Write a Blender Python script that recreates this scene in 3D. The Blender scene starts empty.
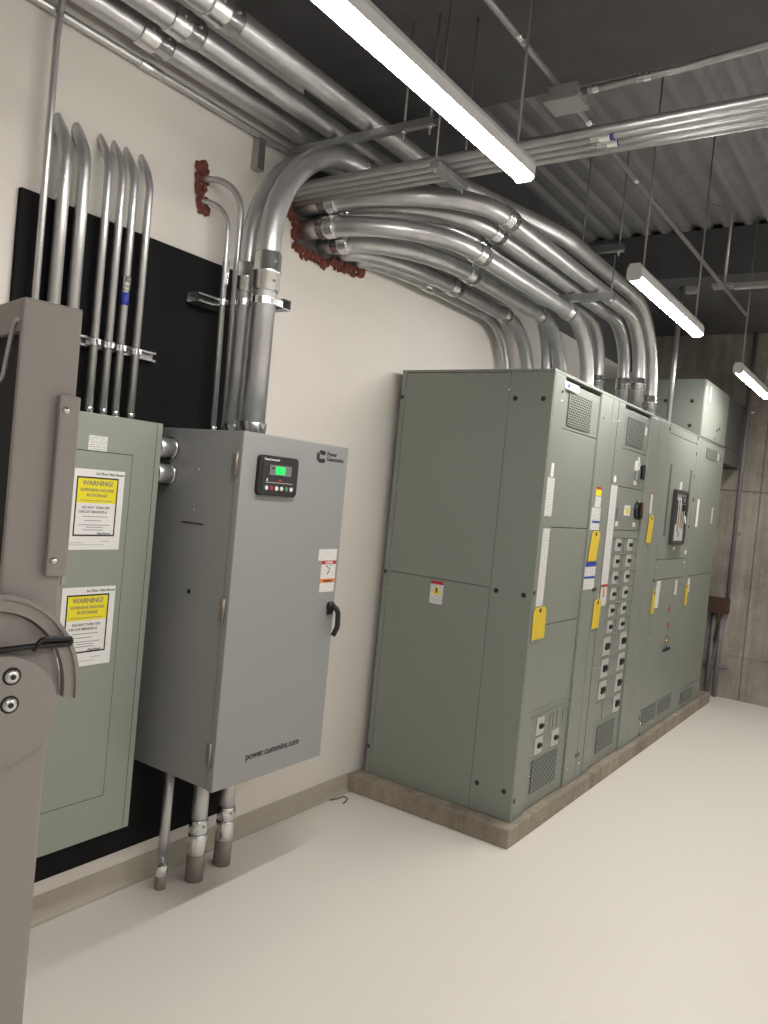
import bpy, bmesh, math, random
from mathutils import Vector, Matrix
random.seed(7)
PI = math.pi
SC = bpy.context.scene
COL = SC.collection

# ------------------------------------------------------------------ materials
def mat(name, color, rough=.5, metal=0., bump=0., bscale=60., vary=0., vscale=8., spec=.5, stretch=(1, 1, 1)):
    m = bpy.data.materials.new(name); m.use_nodes = True
    nt = m.node_tree; b = nt.nodes['Principled BSDF']
    b.inputs['Base Color'].default_value = (*color, 1)
    b.inputs['Roughness'].default_value = rough
    b.inputs['Metallic'].default_value = metal
    b.inputs['Specular IOR Level'].default_value = spec
    tc = nt.nodes.new('ShaderNodeTexCoord'); mp = nt.nodes.new('ShaderNodeMapping')
    mp.inputs['Scale'].default_value = stretch
    nt.links.new(tc.outputs['Object'], mp.inputs['Vector'])
    if vary > 0:
        n = nt.nodes.new('ShaderNodeTexNoise'); n.inputs['Scale'].default_value = vscale; n.inputs['Detail'].default_value = 6
        n.inputs['Roughness'].default_value = .65
        nt.links.new(mp.outputs['Vector'], n.inputs['Vector'])
        r = nt.nodes.new('ShaderNodeValToRGB')
        r.color_ramp.elements[0].position = .3; r.color_ramp.elements[1].position = .7
        r.color_ramp.elements[0].color = (*[c*(1-vary) for c in color], 1)
        r.color_ramp.elements[1].color = (*[min(1, c*(1+vary)) for c in color], 1)
        nt.links.new(n.outputs['Fac'], r.inputs['Fac']); nt.links.new(r.outputs['Color'], b.inputs['Base Color'])
    if bump > 0:
        n2 = nt.nodes.new('ShaderNodeTexNoise'); n2.inputs['Scale'].default_value = bscale; n2.inputs['Detail'].default_value = 4
        nt.links.new(mp.outputs['Vector'], n2.inputs['Vector'])
        bp = nt.nodes.new('ShaderNodeBump'); bp.inputs['Strength'].default_value = bump; bp.inputs['Distance'].default_value = .01
        nt.links.new(n2.outputs['Fac'], bp.inputs['Height']); nt.links.new(bp.outputs['Normal'], b.inputs['Normal'])
    return m

def emit(name, color, strength):
    m = bpy.data.materials.new(name); m.use_nodes = True
    nt = m.node_tree; nt.nodes.clear()
    o = nt.nodes.new('ShaderNodeOutputMaterial'); e = nt.nodes.new('ShaderNodeEmission')
    e.inputs['Color'].default_value = (*color, 1); e.inputs['Strength'].default_value = strength
    nt.links.new(e.outputs[0], o.inputs[0]); return m

def print_mat(name, paper, ink, scale, amount=.45):
    """paper printed with rows of very small type"""
    m = bpy.data.materials.new(name); m.use_nodes = True
    nt = m.node_tree; b = nt.nodes['Principled BSDF']; b.inputs['Roughness'].default_value = .55
    tc = nt.nodes.new('ShaderNodeTexCoord'); sp = nt.nodes.new('ShaderNodeSeparateXYZ')
    nt.links.new(tc.outputs['Object'], sp.inputs[0])
    def M(op, a, v=None, l=None):
        n = nt.nodes.new('ShaderNodeMath'); n.operation = op
        nt.links.new(a, n.inputs[0])
        if l is not None: nt.links.new(l, n.inputs[1])
        elif v is not None: n.inputs[1].default_value = v
        return n.outputs[0]
    rows = M('LESS_THAN', M('FRACT', M('MULTIPLY', sp.outputs['Z'], scale)), .45)
    no = nt.nodes.new('ShaderNodeTexNoise'); no.inputs['Scale'].default_value = scale*.9; no.inputs['Detail'].default_value = 2
    nt.links.new(tc.outputs['Object'], no.inputs['Vector'])
    f = M('MULTIPLY', rows, l=M('GREATER_THAN', no.outputs['Fac'], .44))
    f = M('MULTIPLY', f, amount)
    mx = nt.nodes.new('ShaderNodeMix'); mx.data_type = 'RGBA'
    nt.links.new(f, mx.inputs['Factor'])
    mx.inputs['A'].default_value = (*paper, 1); mx.inputs['B'].default_value = (*ink, 1)
    nt.links.new(mx.outputs['Result'], b.inputs['Base Color'])
    return m

def concrete_mat(name, color, seams=False):
    m = bpy.data.materials.new(name); m.use_nodes = True
    nt = m.node_tree; b = nt.nodes['Principled BSDF']; b.inputs['Roughness'].default_value = .85
    b.inputs['Specular IOR Level'].default_value = .3
    tc = nt.nodes.new('ShaderNodeTexCoord')
    def noise(sc, st, d=8, ro=.7):
        mp = nt.nodes.new('ShaderNodeMapping'); mp.inputs['Scale'].default_value = st
        nt.links.new(tc.outputs['Object'], mp.inputs['Vector'])
        n = nt.nodes.new('ShaderNodeTexNoise'); n.inputs['Scale'].default_value = sc; n.inputs['Detail'].default_value = d
        n.inputs['Roughness'].default_value = ro
        nt.links.new(mp.outputs['Vector'], n.inputs['Vector']); return n.outputs['Fac']
    def mul(a, bb, fac=1.):
        x = nt.nodes.new('ShaderNodeMix'); x.data_type = 'RGBA'; x.blend_type = 'MULTIPLY'; x.inputs['Factor'].default_value = fac
        nt.links.new(a, x.inputs['A']); nt.links.new(bb, x.inputs['B']); return x.outputs['Result']
    def ramp(a, lo, hi, c0, c1):
        r = nt.nodes.new('ShaderNodeValToRGB'); r.color_ramp.elements[0].position = lo; r.color_ramp.elements[1].position = hi
        r.color_ramp.elements[0].color = (*c0, 1); r.color_ramp.elements[1].color = (*c1, 1)
        nt.links.new(a, r.inputs['Fac']); return r.outputs['Color']
    c = ramp(noise(2.2, (1, 1, 1)), .3, .72, [k*.66 for k in color], [k*1.25 for k in color])
    c = mul(c, ramp(noise(9, (1.6, 1, .12)), .32, .62, (.62, .61, .6), (1, 1, 1)), .8)
    c = mul(c, ramp(noise(70, (1, 1, 1), 3), .35, .6, (.75, .74, .73), (1, 1, 1)), .7)
    if seams:   # board joints cast into the wall
        sp = nt.nodes.new('ShaderNodeSeparateXYZ'); nt.links.new(tc.outputs['Object'], sp.inputs[0])
        def near(sock, v, w):
            a = nt.nodes.new('ShaderNodeMath'); a.operation = 'SUBTRACT'; nt.links.new(sock, a.inputs[0]); a.inputs[1].default_value = v
            d = nt.nodes.new('ShaderNodeMath'); d.operation = 'ABSOLUTE'; nt.links.new(a.outputs[0], d.inputs[0])
            return ramp(d.outputs[0], w*.4, w, (.55, .53, .5), (1, 1, 1))
        c = mul(c, near(sp.outputs['X'], 1.19, .012)); c = mul(c, near(sp.outputs['Z'], 2.03, .012)); c = mul(c, near(sp.outputs['Z'], .42, .008), .5)
        c = mul(c, near(sp.outputs['X'], 2.41, .012))
    nt.links.new(c, b.inputs['Base Color'])
    bp = nt.nodes.new('ShaderNodeBump'); bp.inputs['Strength'].default_value = .35; bp.inputs['Distance'].default_value = .01
    nt.links.new(noise(40, (1, 1, 1), 6), bp.inputs['Height']); nt.links.new(bp.outputs['Normal'], b.inputs['Normal'])
    return m

M = {}
M['wall'] = mat('wall_paint', (.70, .665, .615), .6, bump=.06, bscale=90, vary=.02, vscale=3)
M['floor'] = mat('vinyl_floor', (.72, .685, .63), .42, vary=.045, vscale=160, bump=.02, bscale=200, spec=.4)
M['base'] = mat('rubber_base', (.42, .385, .315), .5, vary=.03)
M['concrete'] = concrete_mat('cast_concrete', (.36, .33, .285), True)
M['pad'] = concrete_mat('pad_concrete', (.36, .315, .25))
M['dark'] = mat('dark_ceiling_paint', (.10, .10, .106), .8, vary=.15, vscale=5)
M['deck'] = mat('steel_deck', (.31, .313, .325), .55, metal=.15, vary=.12, vscale=6)
M['green'] = mat('switchgear_paint', (.222, .243, .211), .42, bump=.015, bscale=400)
M['green2'] = mat('panelboard_paint', (.265, .292, .25), .42, bump=.015, bscale=400)
M['gap'] = mat('seam_shadow_gap', (.02, .02, .02), .8)
M['grey'] = mat('transfer_switch_paint', (.272, .274, .274), .42, bump=.02, bscale=350)
M['beige'] = mat('stand_paint', (.335, .308, .292), .4, bump=.015, bscale=300)
M['galv'] = mat('galvanized_conduit', (.585, .59, .595), .37, metal=.84, vary=.12, vscale=14, bump=.02, bscale=25, stretch=(1, 1, .4))
M['galv2'] = mat('bright_fitting', (.76, .77, .77), .27, metal=1., vary=.15, vscale=30)
M['strut'] = mat('zinc_strut', (.42, .43, .44), .4, metal=.9, vary=.1, vscale=20)
M['duct'] = mat('duct_dark_grey', (.10, .10, .095), .5)  # bus duct, a darker grey than the cabinets
M['frame_grey'] = mat('dark_frame', (.045, .045, .043), .45)
M['black_board'] = mat('black_plywood', (.009, .009, .010), .8, spec=.15, vary=.3, vscale=7, bump=.04, bscale=30, stretch=(1, 1, .2))
M['black'] = mat('black_plastic', (.014, .014, .015), .4)
M['ink'] = mat('black_ink', (.02, .02, .022), .6)
M['white'] = mat('white_plastic', (.68, .68, .66), .45)
M['offwhite'] = mat('breaker_plate', (.50, .50, .48), .45)
M['fixture'] = mat('white_fixture', (.72, .72, .72), .4)
M['cable'] = mat('suspension_cable', (.30, .30, .31), .5, metal=.5)
M['boxmetal'] = mat('junction_box_metal', (.5, .5, .5), .45, metal=.6, vary=.1, vscale=12)
M['paper'] = mat('paper', (.76, .75, .73), .6)
M['print'] = print_mat('fine_print', (.72, .72, .70), (.12, .12, .14), 130, .5)
M['printw'] = print_mat('fine_print_light', (.72, .71, .68), (.2, .2, .22), 160, .4)
M['yellow'] = mat('warning_yellow', (.80, .70, .02), .5)
M['yprint'] = print_mat('tag_yellow', (.74, .54, .035), (.14, .10, .02), 110, .35)
M['red'] = mat('label_red', (.42, .02, .03), .5)
M['orange'] = mat('label_orange', (.72, .22, .05), .5)
M['blue'] = mat('label_blue', (.03, .05, .32), .5)
M['rust_seal'] = mat('firestop_red', (.13, .032, .022), .75, vary=.3, vscale=40, bump=.8, bscale=60)
M['hole'] = mat('grey_void', (.10, .10, .10), .9)
M['brass'] = mat('brass', (.6, .42, .18), .3, metal=1.)
M['hinge'] = mat('brown_hinge', (.27, .235, .2), .45, metal=.5)
M['rust'] = mat('rusty_box', (.065, .034, .019), .85, vary=.4, vscale=30)
M['pvc'] = mat('grey_pvc', (.17, .165, .175), .5)
M['greenlcd'] = emit('lit_green_screen', (.05, 1., .18), 1.1)
M['dkgreen'] = mat('green_button', (.08, .25, .12), .4)
M['dull_red'] = mat('dull_red_stain', (.32, .08, .04), .7)
M['coated'] = mat('dull_rigid_conduit', (.27, .25, .225), .6, metal=.3, vary=.25, vscale=25)
M['lens'] = emit('lamp_lens', (1., .965, .92), 104.)

# ------------------------------------------------------------------ builders
class B:
    """collects shapes, then links them as one mesh object"""
    def __init__(s): s.bm = bmesh.new()
    def box(s, x0, x1, y0, y1, z0, z1, bev=0., rot=None):
        v = [s.bm.verts.new((x, y, z)) for x in (x0, x1) for y in (y0, y1) for z in (z0, z1)]
        fs = [(0, 1, 3, 2), (4, 6, 7, 5), (0, 4, 5, 1), (2, 3, 7, 6), (0, 2, 6, 4), (1, 5, 7, 3)]
        F = [s.bm.faces.new([v[i] for i in f]) for f in fs]
        if bev > 0:
            es = {e for f in F for e in f.edges}
            r = bmesh.ops.bevel(s.bm, geom=list(es), offset=bev, segments=2, affect='EDGES', profile=.6)
        return s
    def obox(s, c, ax, ay, az, hx, hy, hz, bev=0.):
        """box about c along the three axes"""
        c, ax, ay, az = map(Vector, (c, ax, ay, az))
        v = [s.bm.verts.new(c+ax*hx*i+ay*hy*j+az*hz*k) for i in (-1, 1) for j in (-1, 1) for k in (-1, 1)]
        fs = [(0, 1, 3, 2), (4, 6, 7, 5), (0, 4, 5, 1), (2, 3, 7, 6), (0, 2, 6, 4), (1, 5, 7, 3)]
        F = [s.bm.faces.new([v[i] for i in f]) for f in fs]
        if bev > 0:
            bmesh.ops.bevel(s.bm, geom=list({e for f in F for e in f.edges}), offset=bev, segments=2, affect='EDGES', profile=.6)
        return s
    def tube(s, pts, r, n=14, cap=True):
        pts = [Vector(p) for p in pts]
        rs = r if isinstance(r, (list, tuple)) else [r]*len(pts)
        T = []
        for i in range(len(pts)):
            a = pts[max(i-1, 0)]; b = pts[min(i+1, len(pts)-1)]
            T.append((b-a).normalized())
        up = Vector((0, 0, 1)) if abs(T[0].z) < .9 else Vector((1, 0, 0))
        N = (up-T[0]*up.dot(T[0])).normalized()
        rings = []
        for i, p in enumerate(pts):
            if i: N = (N-T[i]*N.dot(T[i])).normalized()
            Bn = T[i].cross(N)
            rings.append([s.bm.verts.new(p+(N*math.cos(2*PI*k/n)+Bn*math.sin(2*PI*k/n))*rs[i]) for k in range(n)])
        for a, b in zip(rings, rings[1:]):
            for k in range(n):
                f = s.bm.faces.new((a[k], a[(k+1) % n], b[(k+1) % n], b[k])); f.smooth = True
        if cap:
            s.bm.faces.new(rings[0][::-1]); s.bm.faces.new(rings[-1])
        return s
    def prism(s, poly, d):
        """polygon (3D points) pushed along d"""
        d = Vector(d)
        a = [s.bm.verts.new(Vector(p)) for p in poly]; b = [s.bm.verts.new(Vector(p)+d) for p in poly]
        n = len(a)
        s.bm.faces.new(a[::-1]); s.bm.faces.new(b)
        for k in range(n): s.bm.faces.new((a[k], a[(k+1) % n], b[(k+1) % n], b[k]))
        return s
    def disc(s, c, axis, r, h, n=20):
        c = Vector(c); axis = Vector(axis).normalized()
        return s.tube([c, c+axis*h], r, n)
    def dome(s, c, axis, r, h, n=14):
        c = Vector(c); a = Vector(axis).normalized()
        return s.tube([c, c+a*h*.5, c+a*h*.85, c+a*h], [r, r*.92, r*.6, r*.15], n)
    def build(s, name, m, parent=None):
        bmesh.ops.recalc_face_normals(s.bm, faces=s.bm.faces[:])
        if parent is not None:
            root = parent
            while root.parent: root = root.parent
            bmesh.ops.translate(s.bm, verts=s.bm.verts[:], vec=-Vector(root.location))
        me = bpy.data.meshes.new(name); s.bm.to_mesh(me); s.bm.free()
        me.materials.append(M[m] if isinstance(m, str) else m)
        o = bpy.data.objects.new(name, me); COL.objects.link(o)
        if parent is not None: o.parent = parent
        return o

def tag(o, label, cat, group=None):
    o['label'] = label; o['category'] = cat
    if group: o['group'] = group
    return o
def thing(name, label, cat, loc, group=None):
    o = bpy.data.objects.new(name, None); COL.objects.link(o); o.location = loc
    o.empty_display_size = .05
    return tag(o, label, cat, group)
def struct(o): o['kind'] = 'structure'; return o

def path(pts, rads, seg=10):
    """polyline with rounded corners"""
    P = [Vector(p) for p in pts]
    if not isinstance(rads, (list, tuple)): rads = [rads]*(len(P)-2)
    out = [P[0]]
    for i in range(1, len(P)-1):
        a = (P[i-1]-P[i]).normalized(); b = (P[i+1]-P[i]).normalized()
        ang = a.angle(b); t = rads[i-1]/math.tan(ang/2)
        t = min(t, (P[i-1]-P[i]).length*.98, (P[i+1]-P[i]).length*.98); r = t*math.tan(ang/2)
        c = P[i]+(a+b).normalized()*(r/math.sin(ang/2))
        s0 = P[i]+a*t-c; s1 = P[i]+b*t-c
        tot = s0.angle(s1)
        for k in range(seg+1):
            f = k/seg
            out.append(c+(s0*math.sin((1-f)*tot)+s1*math.sin(f*tot))/math.sin(tot))
    out.append(P[-1]); return out

FONT_CACHE = {}
def text_mesh(s, size, align='LEFT', bold=0.):
    cu = bpy.data.curves.new('lettering', 'FONT'); cu.body = s; cu.size = size; cu.align_x = align; cu.offset = bold
    cu.extrude = .0004; cu.space_line = .85
    o = bpy.data.objects.new('lettering', cu); COL.objects.link(o)
    dg = bpy.context.evaluated_depsgraph_get(); dg.update()
    me = bpy.data.meshes.new_from_object(o.evaluated_get(dg))
    bpy.data.objects.remove(o); bpy.data.curves.remove(cu); return me
def lettering(s, x, y, z, size, m, parent, align='LEFT', bold=0., name='lettering', shear=0., sx=1.):
    """writing on a face that looks towards +x: runs along +y, stands along +z"""
    me = text_mesh(s, size, align, bold)
    root = parent
    while root.parent: root = root.parent
    L = root.location
    for v in me.vertices:
        a, b, c = v.co
        v.co = (x+c-L.x, y+a*sx+b*shear-L.y, z+b-L.z)
    me.materials.clear(); me.materials.append(M[m]); me.name = name
    o = bpy.data.objects.new(name, me); COL.objects.link(o); o.parent = parent
    return o

# ------------------------------------------------------------------ room shell
RX, FY, BY = 5.4, -2.6, 8.3
struct(B().box(-.15, RX+.15, FY-.15, BY+.15, -.12, 0).build('floor', 'floor'))
struct(B().box(-.15, 0, FY-.15, BY+.15, 0, 4.1).build('wall_left', 'wall'))
struct(B().box(RX, RX+.15, FY-.15, BY+.15, 0, 4.1).build('wall_right', 'wall'))
struct(B().box(0, RX, FY-.15, FY, 0, 4.1).build('wall_front', 'wall'))
struct(B().box(0, RX, BY, BY+.15, 0, 4.1).build('wall_back', 'concrete'))
struct(B().box(.0005, .012, 2.72, 8.299, 3.10, 3.93).build('dark_wall_band', 'dark'))  # thin dark band over the upper part of the left wall
def deck():
    b = B(); prof = []; x = 0.; p = .1524
    while x < RX:
        prof += [(x, 3.93), (x+.045, 3.93), (x+.06, 3.97), (x+.135, 3.97)]; x += p
    prof = [(min(a, RX), z) for a, z in prof] + [(RX, 3.93)]
    vb = [[b.bm.verts.new((a, y, z)) for a, z in prof] for y in (FY, BY)]
    vt = [[b.bm.verts.new((a, y, 4.1)) for a in (0, RX)] for y in (FY, BY)]
    for i in range(len(prof)-1): b.bm.faces.new((vb[0][i], vb[0][i+1], vb[1][i+1], vb[1][i]))
    b.bm.faces.new((vt[0][0], vt[0][1], vt[1][1], vt[1][0]))
    return b.build('ceiling', 'deck')
struct(deck())
struct(B().box(0, RX, .3, 3.36, 3.6, 3.93).build('ceiling_beam', 'dark'))
struct(B().box(0, RX, 6.3, BY, 3.57, 3.93).build('ceiling_beam', 'dark'))
def baseboard():
    b = B()
    prof = [(0, .1), (.004, .1), (.004, .03), (.007, .014), (.016, .004), (.026, .001), (.026, 0), (0, 0)]
    b.prism([(x, FY, z) for x, z in prof], (0, 3.586-FY, 0)); return b.build('baseboard_left', 'base')
struct(baseboard())

# ------------------------------------------------------------------ concrete pad
pad = B().box(0, 1.0, 3.586, 7.95, 0, .096, .006).build('concrete_pad', 'pad')
tag(pad, 'long low concrete pad under the row of green-grey switchgear cabinets', 'concrete pad')

# ------------------------------------------------------------------ switchgear
XF = .961       # face of the posts
XR = .949       # face of the recessed covers
def vent(b0, y0, y1, z0, z1, ny, nz, x, parent):
    """perforated plate with real slots, dark space behind"""
    b = B(); pz = (z1-z0)/nz; py = (y1-y0)/ny; t = .0012
    for k in range(nz+1): b.box(x-t, x, y0, y1, z0+k*pz-pz*.17, z0+k*pz+pz*.17)
    for k in range(nz):
        off = .5*py if k % 2 else 0
        for j in range(ny+1):
            yc = y0+j*py+off
            if yc > y1: continue
            b.box(x-t, x, max(y0, yc-py*.12), min(y1, yc+py*.12), z0+k*pz+pz*.15, z0+k*pz+pz*.85)
    b.box(x-t, x, y0-.006, y0+.006, z0, z1); b.box(x-t, x, y1-.006, y1+.006, z0, z1)
    o = b.build('vent', b0, parent)
    B().box(x-.0052, x-.0016, y0, y1, z0, z1).build('vent_backing', 'gap', o)
    return o
def bolt(parent, y, z, x=XF, r=.008, m='galv2'):
    return B().dome((x, y, z), (1, 0, 0), r, .005, 10).build('bolt', m, parent)
def plug(parent, y, z, x=XF, r=.014):
    return B().disc((x, y, z), (1, 0, 0), r, .003, 12).build('hole_plug', 'black', parent)
def sticker(parent, y0, y1, z0, z1, m='printw', x=XF, name='sticker', lab=None, dy=0.):
    """adhesive label on a face looking to +x; dy leans it"""
    o = B().prism([(x, y0, z0), (x, y1, z0), (x, y1+dy, z1), (x, y0+dy, z1)], (.0012, 0, 0)).build(name, m, parent)
    if lab: o['label'] = lab
    return o
def cover(parent, y0, y1, z0, z1, name='cover_panel', x0=.915, x1=XR, m='green'):
    return B().box(x0, x1, y0+.002, y1-.002, z0+.002, z1-.002, .0025).build(name, m, parent)
def breaker(parent, y, z, w, h, x=XR, big=False):
    p = B().box(x, x+.004, y-w/2, y+w/2, z-h/2, z+h/2, .001).build('circuit_breaker', 'offwhite', parent)
    b = B()
    tw, th = (.06, .042) if big else (.034, .026)
    b.box(x+.004, x+.016, y-tw*.5, y+tw*.5, z-th*.5, z+th*.5, .003)
    b.box(x+.004, x+.024, y-tw*.3, y+tw*.3, z-th*.1, z+th*.42, .003)
    b.build('toggle', 'black', p)
    return p

GRP = 'switchgear cabinets in a row on the concrete pad'
# --- first section
A = thing('switchgear_cabinet', 'nearest green-grey switchgear cabinet with two blank side panels and yellow triangle sticker', 'switchgear cabinet', (.5, 4.1, .096), GRP)
B().box(.05, .914, 3.684, 4.556, .097, 2.384).build('body', 'gap', A)
B().box(.05, XF, 3.675, 4.557, 2.372, 2.386, .002).build('top_plate', 'green', A)
# side
B().box(.05, .081, 3.675, 3.70, .097, 2.371, .003).build('corner_post', 'green', A)
B().box(.722, XF, 3.675, 3.69, .097, 2.371, .004).build('side_panel', 'green', A)
B().box(.083, .720, 3.6765, 3.69, 1.2575, 2.369, .002).build('side_panel', 'green', A)
B().box(.083, .720, 3.6765, 3.69, .097, 1.2545, .002).build('side_panel', 'green', A)
def splug(x, z, r=.013): B().disc((x, 3.675, z), (0, -1, 0), r, .002, 12).build('hole_plug', 'black', A)
for x in (.758, .912):
    for z in (2.235, 1.245, .242): splug(x, z)
for z in (2.234, 1.25, .25): splug(.0625, z, .011)
for x, z in ((.086, 2.28), (.086, 1.72), (.086, 1.36), (.716, 2.28), (.714, 1.40), (.086, 1.16), (.086, .66), (.086, .19), (.714, 1.12), (.714, .40)):
    B().dome((x, 3.676, z), (0, -1, 0), .006, .004, 8).build('bolt', 'galv2', A)
st = B().box(.366, .446, 3.6745, 3.6765, 1.12, 1.243).build('warning_sticker', 'print', A); st['label'] = 'white warning sticker with red header and yellow triangle'
B().box(.366, .446, 3.6738, 3.6745, 1.225, 1.243).build('red_band', 'red', st)
B().prism([(.378, 3.6738, 1.172), (.434, 3.6738, 1.172), (.406, 3.6738, 1.219)], (0, .0007, 0)).build('yellow_triangle', 'yellow', st)
B().prism([(.402, 3.6732, 1.178), (.410, 3.6732, 1.178), (.412, 3.6732, 1.205), (.400, 3.6732, 1.205)], (0, .0006, 0)).build('exclamation_mark', 'ink', st)
# front
B().box(.914, XF, 3.6915, 3.823, .097, 2.371, .003).build('front_post', 'green', A)
B().box(.914, XF, 4.369, 4.556, .097, 2.371, .004).build('front_post', 'green', A)
c = cover(A, 3.823, 4.369, 2.11, 2.352); vent('green', 3.912, 4.240, 2.136, 2.306, 9, 13, XR+.006, c)
for a in ((1.595, 2.11), (1.08, 1.595), (.628, 1.08)): cover(A, 3.823, 4.369, *a)
cover(A, 3.823, 4.369, .366, .628, 'breaker_panel')
for z in (.628, .588, .478, .372): B().box(XR, XR+.006, 3.828, 4.365, z-.006, z+.002).build('divider_strip', 'green', A)
for y in (4.10, 4.145, 4.20, 4.285): B().box(XR, XR+.0015, y-.001, y+.001, .482, .582).build('filler_seam', 'gap', A)
for y, z in ((3.968, .533), (3.968, .428), (4.197, .425)): breaker(A, y, z, .098, .094)
c = cover(A, 3.823, 4.369, .099, .366); vent('green', 3.915, 4.246, .175, .349, 10, 13, XR+.006, c)
sticker(A, 3.812, 4.008, 2.312, 2.350, 'paper', XF, 'maker_sticker', 'white sticker with blue emblem')
lettering('◆', XF+.0013, 3.845, 2.318, .035, 'blue', A, name='emblem')
sticker(A, 3.742, 3.778, 1.853, 1.922, 'paper')
sticker(A, 3.712, 3.805, 1.652, 1.848, 'print')
sticker(A, 3.722, 3.808, 1.19, 1.589, 'print')
for y, z in ((3.79, 2.239), (4.412, 2.236), (3.79, .84), (3.86, .29), (4.41, .20)): bolt(A, y, z)
plug(A, 3.69, 1.262, XF, .012); plug(A, 3.70, .20, XF, .012); plug(A, 3.79, 2.29, XF, .007)
sticker(A, 4.421, 4.512, 1.79, 1.842, 'yellow', XF, 'warning_sticker', 'yellow warning sticker with red header')
sticker(A, 4.421, 4.512, 1.828, 1.842, 'red', XF+.0012, 'red_band')
sticker(A, 4.424, 4.515, 1.724, 1.786, 'printw')
sticker(A, 4.385, 4.530, 1.592, 1.72, 'print')
sticker(A, 4.405, 4.530, 1.632, 1.645, 'blue', XF+.0012, 'blue_band')
s_ = sticker(A, 4.37, 4.545, 1.243, 1.403, 'print', XF, 'instruction_sticker', 'white sticker with blue header')
sticker(A, 4.37, 4.545, 1.378, 1.403, 'blue', XF+.0012, 'blue_band')
sticker(A, 4.37, 4.545, 1.308, 1.320, 'blue', XF+.0012, 'blue_band')
plug(A, 4.54, .245, XF, .012); plug(A, 4.54, 1.238, XF, .012)

# --- second section
Bc = thing('switchgear_cabinet', 'second green-grey switchgear cabinet, the one with two columns of circuit breakers', 'switchgear cabinet', (.5, 5.06, .096), GRP)
B().box(.05, .914, 4.560, 5.556, .097, 2.384).build('body', 'gap', Bc)
B().box(.05, XF, 4.559, 5.557, 2.372, 2.386, .002).build('top_plate', 'green', Bc)
B().box(.914, XF, 4.559, 4.794, .097, 2.371, .004).build('front_post', 'green', Bc)
B().box(.914, XF, 5.348, 5.557, .097, 2.371, .004).build('front_post', 'green', Bc)
B().box(XF, XF+.0012, 4.664, 4.667, .1, 2.37).build('post_seam', 'gap', Bc)
c = cover(Bc, 4.794, 5.348, 2.105, 2.352); vent('green', 4.893, 5.235, 2.14, 2.306, 9, 13, XR+.006, c)
sticker(Bc, 5.26, 5.305, 2.235, 2.285, 'paper', XR)
cover(Bc, 4.794, 5.348, 1.868, 2.105); cover(Bc, 4.794, 5.348, 1.595, 1.868); cover(Bc, 4.794, 5.348, 1.548, 1.595)
d = cover(Bc, 4.794, 5.348, .375, 1.548, 'breaker_panel')
rows = [1.553, 1.448, 1.343, 1.239, 1.134, 1.029, .926, .788, .648, .51]
for z in rows: B().box(XR, XR+.006, 4.80, 5.344, z-.006, z+.001).build('divider_strip', 'green', Bc)
for k in range(6):
    z = 1.502-.1043*k
    for y in (4.945, 5.182): breaker(Bc, y, z, .092, .078)
    B().box(XR, XR+.0014, 5.06, 5.063, z-.045, z+.04).build('filler_seam', 'gap', Bc)
for k in range(3): breaker(Bc, 4.924, .858-.1405*k, .132, .116, big=True)
for k in range(4): breaker(Bc, 5.248, .861-.1405*k, .132, .116, big=True)
B().box(XR, XR+.0014, 4.97, 4.973, .385, .50).build('filler_seam', 'gap', Bc)
B().box(XR, XR+.005, 4.80, 5.344, .372, .377).build('divider_strip', 'green', Bc)
c = cover(Bc, 4.794, 5.348, .099, .372); vent('green', 4.918, 5.242, .171, .339, 10, 13, XR+.006, c)
# rotary disconnects
h = B().box(XR, XR+.012, 5.12, 5.20, 1.985, 2.05, .003).build('switch_bracket', 'white', Bc); h['label'] = 'white padlock bracket'
B().box(XR+.012, XR+.02, 5.135, 5.155, 2.04, 2.078, .003).build('bracket_hook', 'white', h)
h = B().disc((XR, 5.24, 1.985), (1, 0, 0), .045, .018, 24).build('rotary_switch', 'black', Bc)
B().box(XR+.018, XR+.034, 5.225, 5.257, 1.935, 2.035, .006).build('switch_grip', 'black', h)
B().box(XR, XR+.02, 5.14, 5.195, 1.925, 1.995, .004).build('switch_lever', 'strut', Bc)
sticker(Bc, 5.13, 5.20, 1.895, 1.925, 'paper', XR)
s_ = sticker(Bc, 5.0, 5.12, 1.69, 1.757, 'printw', XR, 'rating_sticker', 'pale yellow warning sticker')
sticker(Bc, 5.035, 5.085, 1.70, 1.742, 'yellow', XR+.0012, 'yellow_patch')
h = B().disc((XR, 5.26, 1.732), (1, 0, 0), .062, .022, 28).build('rotary_switch', 'black', Bc)
B().box(XR+.022, XR+.040, 5.243, 5.278, 1.678, 1.788, .007).build('switch_grip', 'black', h)
B().box(XR+.040, XR+.0415, 5.249, 5.271, 1.74, 1.775).build('switch_marker', 'red', h)
sticker(Bc, 5.20, 5.26, 1.622, 1.65, 'paper', XR)
B().box(XR, XR+.018, 4.845, 4.865, 1.665, 1.735, .003).build('switch_lever', 'strut', Bc)
sticker(Bc, 4.85, 4.90, 1.62, 1.65, 'paper', XR)
B().disc((XF, 4.725, 1.905), (1, 0, 0), .022, .002, 16).build('round_sticker', 'paper', Bc)
sticker(Bc, 4.668, 4.788, 1.262, 1.868, 'print', XF, 'instruction_strip', 'long white printed instruction strip')
s_ = sticker(Bc, 4.68, 4.79, 1.13, 1.262, 'print', XF, 'warning_sticker', 'white warning sticker with red header')
sticker(Bc, 4.68, 4.79, 1.246, 1.262, 'red', XF+.0012, 'red_band')
sticker(Bc, 4.715, 4.745, 1.185, 1.235, 'orange', XF+.0012, 'orange_patch')
for y, z in ((4.60, 2.245), (4.645, 2.245), (4.705, 2.245), (4.775, 2.234), (4.60, .19), (4.655, .76), (5.50, 2.29), (5.52, 1.04), (4.72, .75)): bolt(Bc, y, z)
plug(Bc, 4.58, 1.238, XF, .012); plug(Bc, 4.58, .245, XF, .012)
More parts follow.
